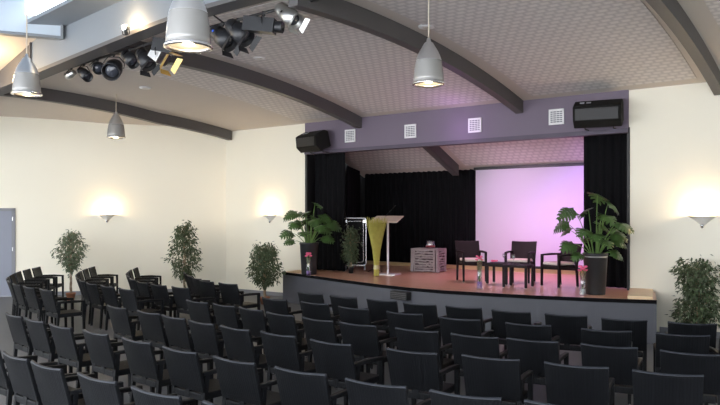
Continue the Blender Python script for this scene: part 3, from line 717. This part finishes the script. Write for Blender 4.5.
lv1 = [(180, 62, .85, .42, .2), (150, 50, .95, .36, -.3), (20, 55, .80, .46, .3), (5, 40, .78, .44, -.2), (200, 28, .62, .38, .5), (60, 70, 1.05, .34, .2), (120, 72, .8, .38, -.6), (320, 40, .6, .38, .4), (260, 45, .45, .34, -.4), (340, 22, .5, .36, .1), (225, 50, .7, .34, .1), (90, 40, .5, .32, 0), (190, 12, .5, .30, .2), (40, 80, .65, .34, .4)]
planter('large monstera in a black planter at the left end of the stage', -1.22, 16.75, .76, .225, lv1, '', 3, '')
lv2 = [(178, 58, .95, .40, .2), (165, 42, .85, .36, -.3), (60, 78, 1.12, .44, .2), (20, 68, 1.0, .38, .3), (5, 35, .50, .36, -.2), (190, 22, .60, .34, .5), (120, 75, .85, .36, -.6), (320, 45, .55, .34, .4), (260, 55, .50, .34, -.4), (350, 12, .36, .30, .1), (225, 50, .62, .34, .1), (90, 40, .5, .30, 0), (200, 8, .42, .26, .2), (40, 62, .80, .36, .5)]
planter('large monstera in a tall black planter at the right end of the stage', 4.22, 12.55, .74, .215, lv2, '', 5, 'band')

# ------------------------------------------------------------------ ficus trees
def ficus(label, x, y, z, h, cw, cz, nleaf, mat, seed, pot=True, ls=.085, group='potted ficus trees along the walls', trunk=.02, waist=.5, potr=.16, poth=.24):
    rnd = random.Random(seed)
    o = thing('potted_ficus', label, 'potted plant', (x, y, z), 0, group)
    m = MB(); m.lathe([(0, 0), (potr*.72, 0), (potr, poth*.86), (potr*1.08, poth*.86), (potr*1.08, poth), (potr*.95, poth), (potr*.9, poth*.85), (0, poth*.85)], n=24); m.build('pot', M['terracotta'] if pot else M['potblack'], o)
    m = MB(); m.lathe([(0, poth*.87), (potr*.92, poth*.87)], n=16); m.build('soil', M['soil'], o)
    m = MB(); b0 = poth*.8
    for k in range(3):
        pts = [(.022*math.cos(k*2.1+i*1.0), .022*math.sin(k*2.1+i*1.0), b0+(h*.75-b0)*i/9) for i in range(10)]
        m.tube(pts, [trunk*.75*(1-.06*i) for i in range(10)], 6)
    m.build('trunk', M['bark'], o)
    br = MB(); lf = MB(); ends = []
    for k in range(46):
        zz = cz+(h-cz)*(k+.3)/46*.88; a = k*2.399
        f = (zz-cz)/(h-cz); prof = math.sin(PI*min(1, max(.08, f*.92+.10)))**.6*(1-.25*math.sin(f*9+seed))
        rr = cw/2*prof*rnd.uniform(.6, 1.0)
        p0 = Vector((0, 0, zz-.12)); p1 = Vector((rr*.55*math.cos(a), rr*.55*math.sin(a), zz+.02)); p2 = Vector((rr*math.cos(a), rr*math.sin(a), zz+rnd.uniform(-.03, .10)))
        br.tube([p0, p1, p2], [.007, .005, .003], 4); ends.append((p0, p1, p2))
    br.build('branch', M['bark'], o)
    for _ in range(nleaf):
        p0, p1, p2 = rnd.choice(ends); q = rnd.random()**.6
        c_ = (p0.lerp(p1, q*2) if q < .5 else p1.lerp(p2, (q-.5)*2))+Vector((rnd.gauss(0, .045), rnd.gauss(0, .045), rnd.gauss(0, .05)))
        d_ = Vector((c_.x*1.5+rnd.gauss(0, .3), c_.y*1.5+rnd.gauss(0, .3), rnd.uniform(-.9, .15))).normalized()
        sd = d_.cross(Vector((rnd.gauss(0, .4), rnd.gauss(0, .4), 1))).normalized(); nn_ = sd.cross(d_)
        L = ls*rnd.uniform(.7, 1.2); w = L*.24
        lf.add([c_, c_+d_*L*.35+sd*w-nn_*.006, c_+d_*L*.35+nn_*.006, c_+d_*L*.35-sd*w-nn_*.006, c_+d_*L*.75+sd*w*.6-nn_*.01, c_+d_*L*.75-sd*w*.6-nn_*.01, c_+d_*L-nn_*.02],
               [(0, 1, 2), (0, 2, 3), (1, 4, 2), (2, 5, 3), (2, 4, 5), (4, 6, 5)])
    lf.build('foliage', mat, o)
ficus('pale variegated ficus in a terracotta pot left of the first sconce', -7.25, 17.55, 0, 1.84, .78, .78, 1300, M['leaf_pale'], 1, potr=.11, poth=.2)
ficus('tallest ficus standing midway along the cream wall between two sconces', -4.55, 18.15, 0, 2.08, .90, .50, 1900, M['leaf'], 2)
ficus('small round ficus beside the left end of the stage', -2.30, 16.9, 0, 1.53, .90, .50, 2100, M['leaf'], 3, potr=.12, poth=.17)
ficus('ficus against the right cream wall under the right sconce', 5.72, 11.85, 0, 1.50, .88, .25, 2200, M['leaf'], 4)
ficus('slim dark ficus on the stage between the left planter and the lectern', -.22, 17.05, ST, 1.14, .46, .30, 1000, M['leaf'], 5, pot=False, ls=.075, potr=.07, poth=.16, group='single ficus on the stage')

# ------------------------------------------------------------------ silver-framed flight case trolley at rear of stage
o = thing('case_trolley', 'black panel case with a rounded silver frame behind the slim stage ficus', 'flight case', (-.12, 17.9, ST), R(-4))
m = MB(); m.box((0, 0, .74), (.54, .14, 1.24)); m.build('case_body', new_mat('black_case_panel', (.010, .010, .011), .8, spec=.1), o, .02)
def rrect(w, h, zc, y, r=.05):
    pts = []
    for cx, cz_, a0_ in ((w/2-r, h/2-r, 0), (-w/2+r, h/2-r, 90), (-w/2+r, -h/2+r, 180), (w/2-r, -h/2+r, 270)):
        for k in range(5): a = R(a0_+k*22.5); pts.append(Vector((cx+r*math.cos(a), y, zc+cz_+r*math.sin(a))))
    pts.append(pts[0]); return pts
m = MB(); m.tube(rrect(.56, 1.20, .74, -.08), .016, 8); m.build('outer_frame', M['chrome'], o)
m = MB(); m.tube(rrect(.42, 1.04, .74, -.075), .007, 6); m.build('inner_frame', M['chrome'], o)
for sx in (-1, 1):
    m = MB(); m.box((sx*.24, -.085, 1.26), (.07, .012, .07)); m.build('corner_fitting', M['chrome'], o)
    m = MB(); m.tube([(sx*.24, 0, .12), (sx*.24, 0, .07)], .015, 6); m.tube([(sx*.24-.02, 0, .04), (sx*.24+.02, 0, .04)], .04, 12); m.build('castor', M['baseboard'], o)
# side lamp stand clamp bits next to it
o = thing('microphone_stand', 'thin black microphone stand beside the silver framed case', 'stand', (.36, 17.3, ST))
m = MB(); m.tube([(0, 0, .02), (0, 0, .95)], .011, 6); m.build('pole', M['black'], o)
m = MB(); m.tube([(0, 0, .95), (.03, 0, .98), (.06, 0, 1.0)], .016, 6); m.build('microphone', M['silver'], o)
for k in range(3):
    a = k*2.1+.4; m = MB(); m.tube([(0, 0, .10), (.20*math.cos(a), .20*math.sin(a), .01)], .009, 6); m.build('leg', M['black'], o)

# ------------------------------------------------------------------ wheat sheaf
o = thing('straw_sheaf', 'tall flared sheaf of yellow-green straw standing before the lectern', 'dried plants', (.38, 16.2, ST))
m = MB(); rnd = random.Random(9)
def shp(z): return .06 if z < .30 else .06+(z-.30)**1.5*.19
for k in range(240):
    a = rnd.random()*2*PI; q = math.sqrt(rnd.random()); H = rnd.uniform(1.18, 1.38)
    pts = [Vector((shp(z)*q*math.cos(a+.0), shp(z)*q*math.sin(a), z)) for z in (0.01, .3, .6, .9, H)]
    m.tube(pts, [.007, .006, .006, .009, .003], 4, False)
m.build('straw', M['wheat'], o)
m = MB(); m.lathe([(.06, .16), (.068, .17), (.069, .25), (.06, .26)], n=16); m.build('binding', new_mat('pale_raffia', (.55, .52, .28), .8), o)

# ------------------------------------------------------------------ lectern
o = thing('lectern', 'slim lectern with pale sloped top on a white pole', 'lectern', (.66, 16.55, ST), R(-25))
m = MB(); rm = Matrix.Rotation(R(18), 3, 'X'); m.box((-.03, 0, 1.32), (.70, .46, .022), rm); m.build('reading_top', M['lectern'], o, .004)
m = MB(); m.box((-.03, -.225, 1.262), (.70, .015, .045), rm); m.build('book_ledge', M['lectern'], o)
m = MB(); m.tube([(0, 0, .02), (0, 0, 1.30)], .026, 10); m.build('pole', M['white'], o)
m = MB(); m.box((0, 0, .018), (.50, .40, .03)); m.build('base', M['white'], o, .008)
m = MB(); m.tube([(-.12, .12, 1.36), (-.04, .10, 1.46), (.14, .08, 1.62)], .005, 6); mm = m.build('microphone', M['black'], o)
m = MB(); m.tube([(.14, .08, 1.62), (.165, .077, 1.645)], .011, 8); m.build('windshield', M['black'], mm)

# ------------------------------------------------------------------ driftwood cube table and candle jar
o = thing('driftwood_table', 'block table of stacked grey driftwood against the black backdrop', 'table', (1.72, 17.55, ST), R(-30))
m = MB(); m.box((0, 0, .28), (.66, .46, .54)); m.build('core', new_mat('dark_core', (.05, .035, .035), .9), o)
m = MB(); rnd = random.Random(4)
for side_ in range(4):
    q = Matrix.Rotation(PI/2*side_, 3, 'Z'); hw = (.36 if side_ % 2 == 0 else .26); dp = (.255 if side_ % 2 == 0 else .355)
    for x in (-hw+.05, hw-.05): # upright billets
        for k in range(3): m.tube([q @ Vector((x+rnd.uniform(-.03, .03)+.03*(k-1), -dp+rnd.uniform(-.01, .01), .01)), q @ Vector((x+rnd.uniform(-.03, .03)+.03*(k-1), -dp, .56))], rnd.uniform(.018, .028), 6)
    for r_ in range(9):
        z = .04+.063*r_; xx = -hw+.10
        while xx < hw-.12:
            l = rnd.uniform(.08, .2); m.tube([q @ Vector((xx, -dp+rnd.uniform(-.012, .012), z+rnd.uniform(-.012, .012))), q @ Vector((min(hw-.08, xx+l), -dp, z+rnd.uniform(-.012, .012)))], rnd.uniform(.016, .028), 6); xx += l*.9
m.build('driftwood_billets', M['driftwood'], o)
m = MB(); m.box((0, 0, .57), (.74, .54, .035)); m.build('tabletop', M['driftwood'], o, .01)
o = thing('candle_jar', 'round glass jar with red base on the driftwood table', 'jar', (1.76, 17.5, ST+.588))
m = MB(); m.lathe([(0, 0), (.10, 0), (.125, .03), (.13, .10), (.11, .17), (.10, .19), (.097, .19), (.107, .17), (.125, .10), (.12, .03), (0, .01)], n=24); m.build('glass_jar', M['glass'], o)
m = MB(); m.lathe([(0, .012), (.112, .03), (.12, .065), (0, .065)], n=20); m.build('red_filling', M['red'], o)
m = MB(); m.lathe([(0, .067), (.06, .067), (.06, .15), (0, .15)], n=16); m.build('candle', M['silver'], o)

# ------------------------------------------------------------------ light
def light(kind, name, loc, target, energy, col, size=.1, angle=60, blend=.6, sizey=None):
    ld = bpy.data.lights.new(name, kind); ld.energy = energy; ld.color = col
    if kind == 'SPOT': ld.spot_size = R(angle); ld.spot_blend = blend; ld.shadow_soft_size = size
    elif kind == 'AREA':
        ld.size = size
        if sizey: ld.shape = 'RECTANGLE'; ld.size_y = sizey
    else: ld.shadow_soft_size = size
    l = bpy.data.objects.new(name, ld); C.objects.link(l); l.location = loc
    if target is not None: l.rotation_euler = (Vector(target)-Vector(loc)).to_track_quat('-Z', 'Y').to_euler()
    return l
# purple stage washes hung behind the valance, aimed at the screen, and pink on the boards
light('SPOT', 'stage_wash', W(2.0, -.5, 3.7), W(1.8, -2.66, 1.7), 150, (.62, .28, 1), .15, 100, 1)
light('SPOT', 'stage_wash', W(4.2, -.5, 3.6), W(3.6, -2.66, 1.7), 85, (.95, .55, .95), .15, 100, 1)
light('SPOT', 'stage_wash', W(3.5, -.6, 3.6), W(3.0, -1.0, .7), 110, (1, .48, .72), .15, 130, 1)
light('POINT', 'girder_lamp', W(5.62, 7.36, 5.0), None, 7, (1, .72, .42), .04)
light('POINT', 'valance_glow', W(4.0, .55, 4.0), None, 3, (.75, .35, 1), .1)
# warm uplight in the side bay
light('POINT', 'bay_lamp', W(9.1, 7.75, 4.62), None, 22, (1, .70, .36), .1)

w = bpy.data.worlds.new('World'); bpy.context.scene.world = w; w.use_nodes = True
bg = w.node_tree.nodes['Background']; bg.inputs['Color'].default_value = (.90, .94, 1, 1); bg.inputs['Strength'].default_value = 2.6

# ------------------------------------------------------------------ camera
cd = bpy.data.cameras.new('camera'); cam = bpy.data.objects.new('camera', cd); C.objects.link(cam)
cam.location = (0, 0, 2.15); cam.rotation_euler = (R(90), 0, 0)
cd.sensor_width = 36; cd.lens = 35; cd.shift_y = 12.5/720; cd.clip_end = 200
sc_ = bpy.context.scene; sc_.camera = cam
sc_.view_settings.view_transform = 'Standard'; sc_.view_settings.look = 'None'; sc_.view_settings.gamma = 1
sc_.view_settings.use_curve_mapping = False; sc_.view_settings.exposure = 1.22
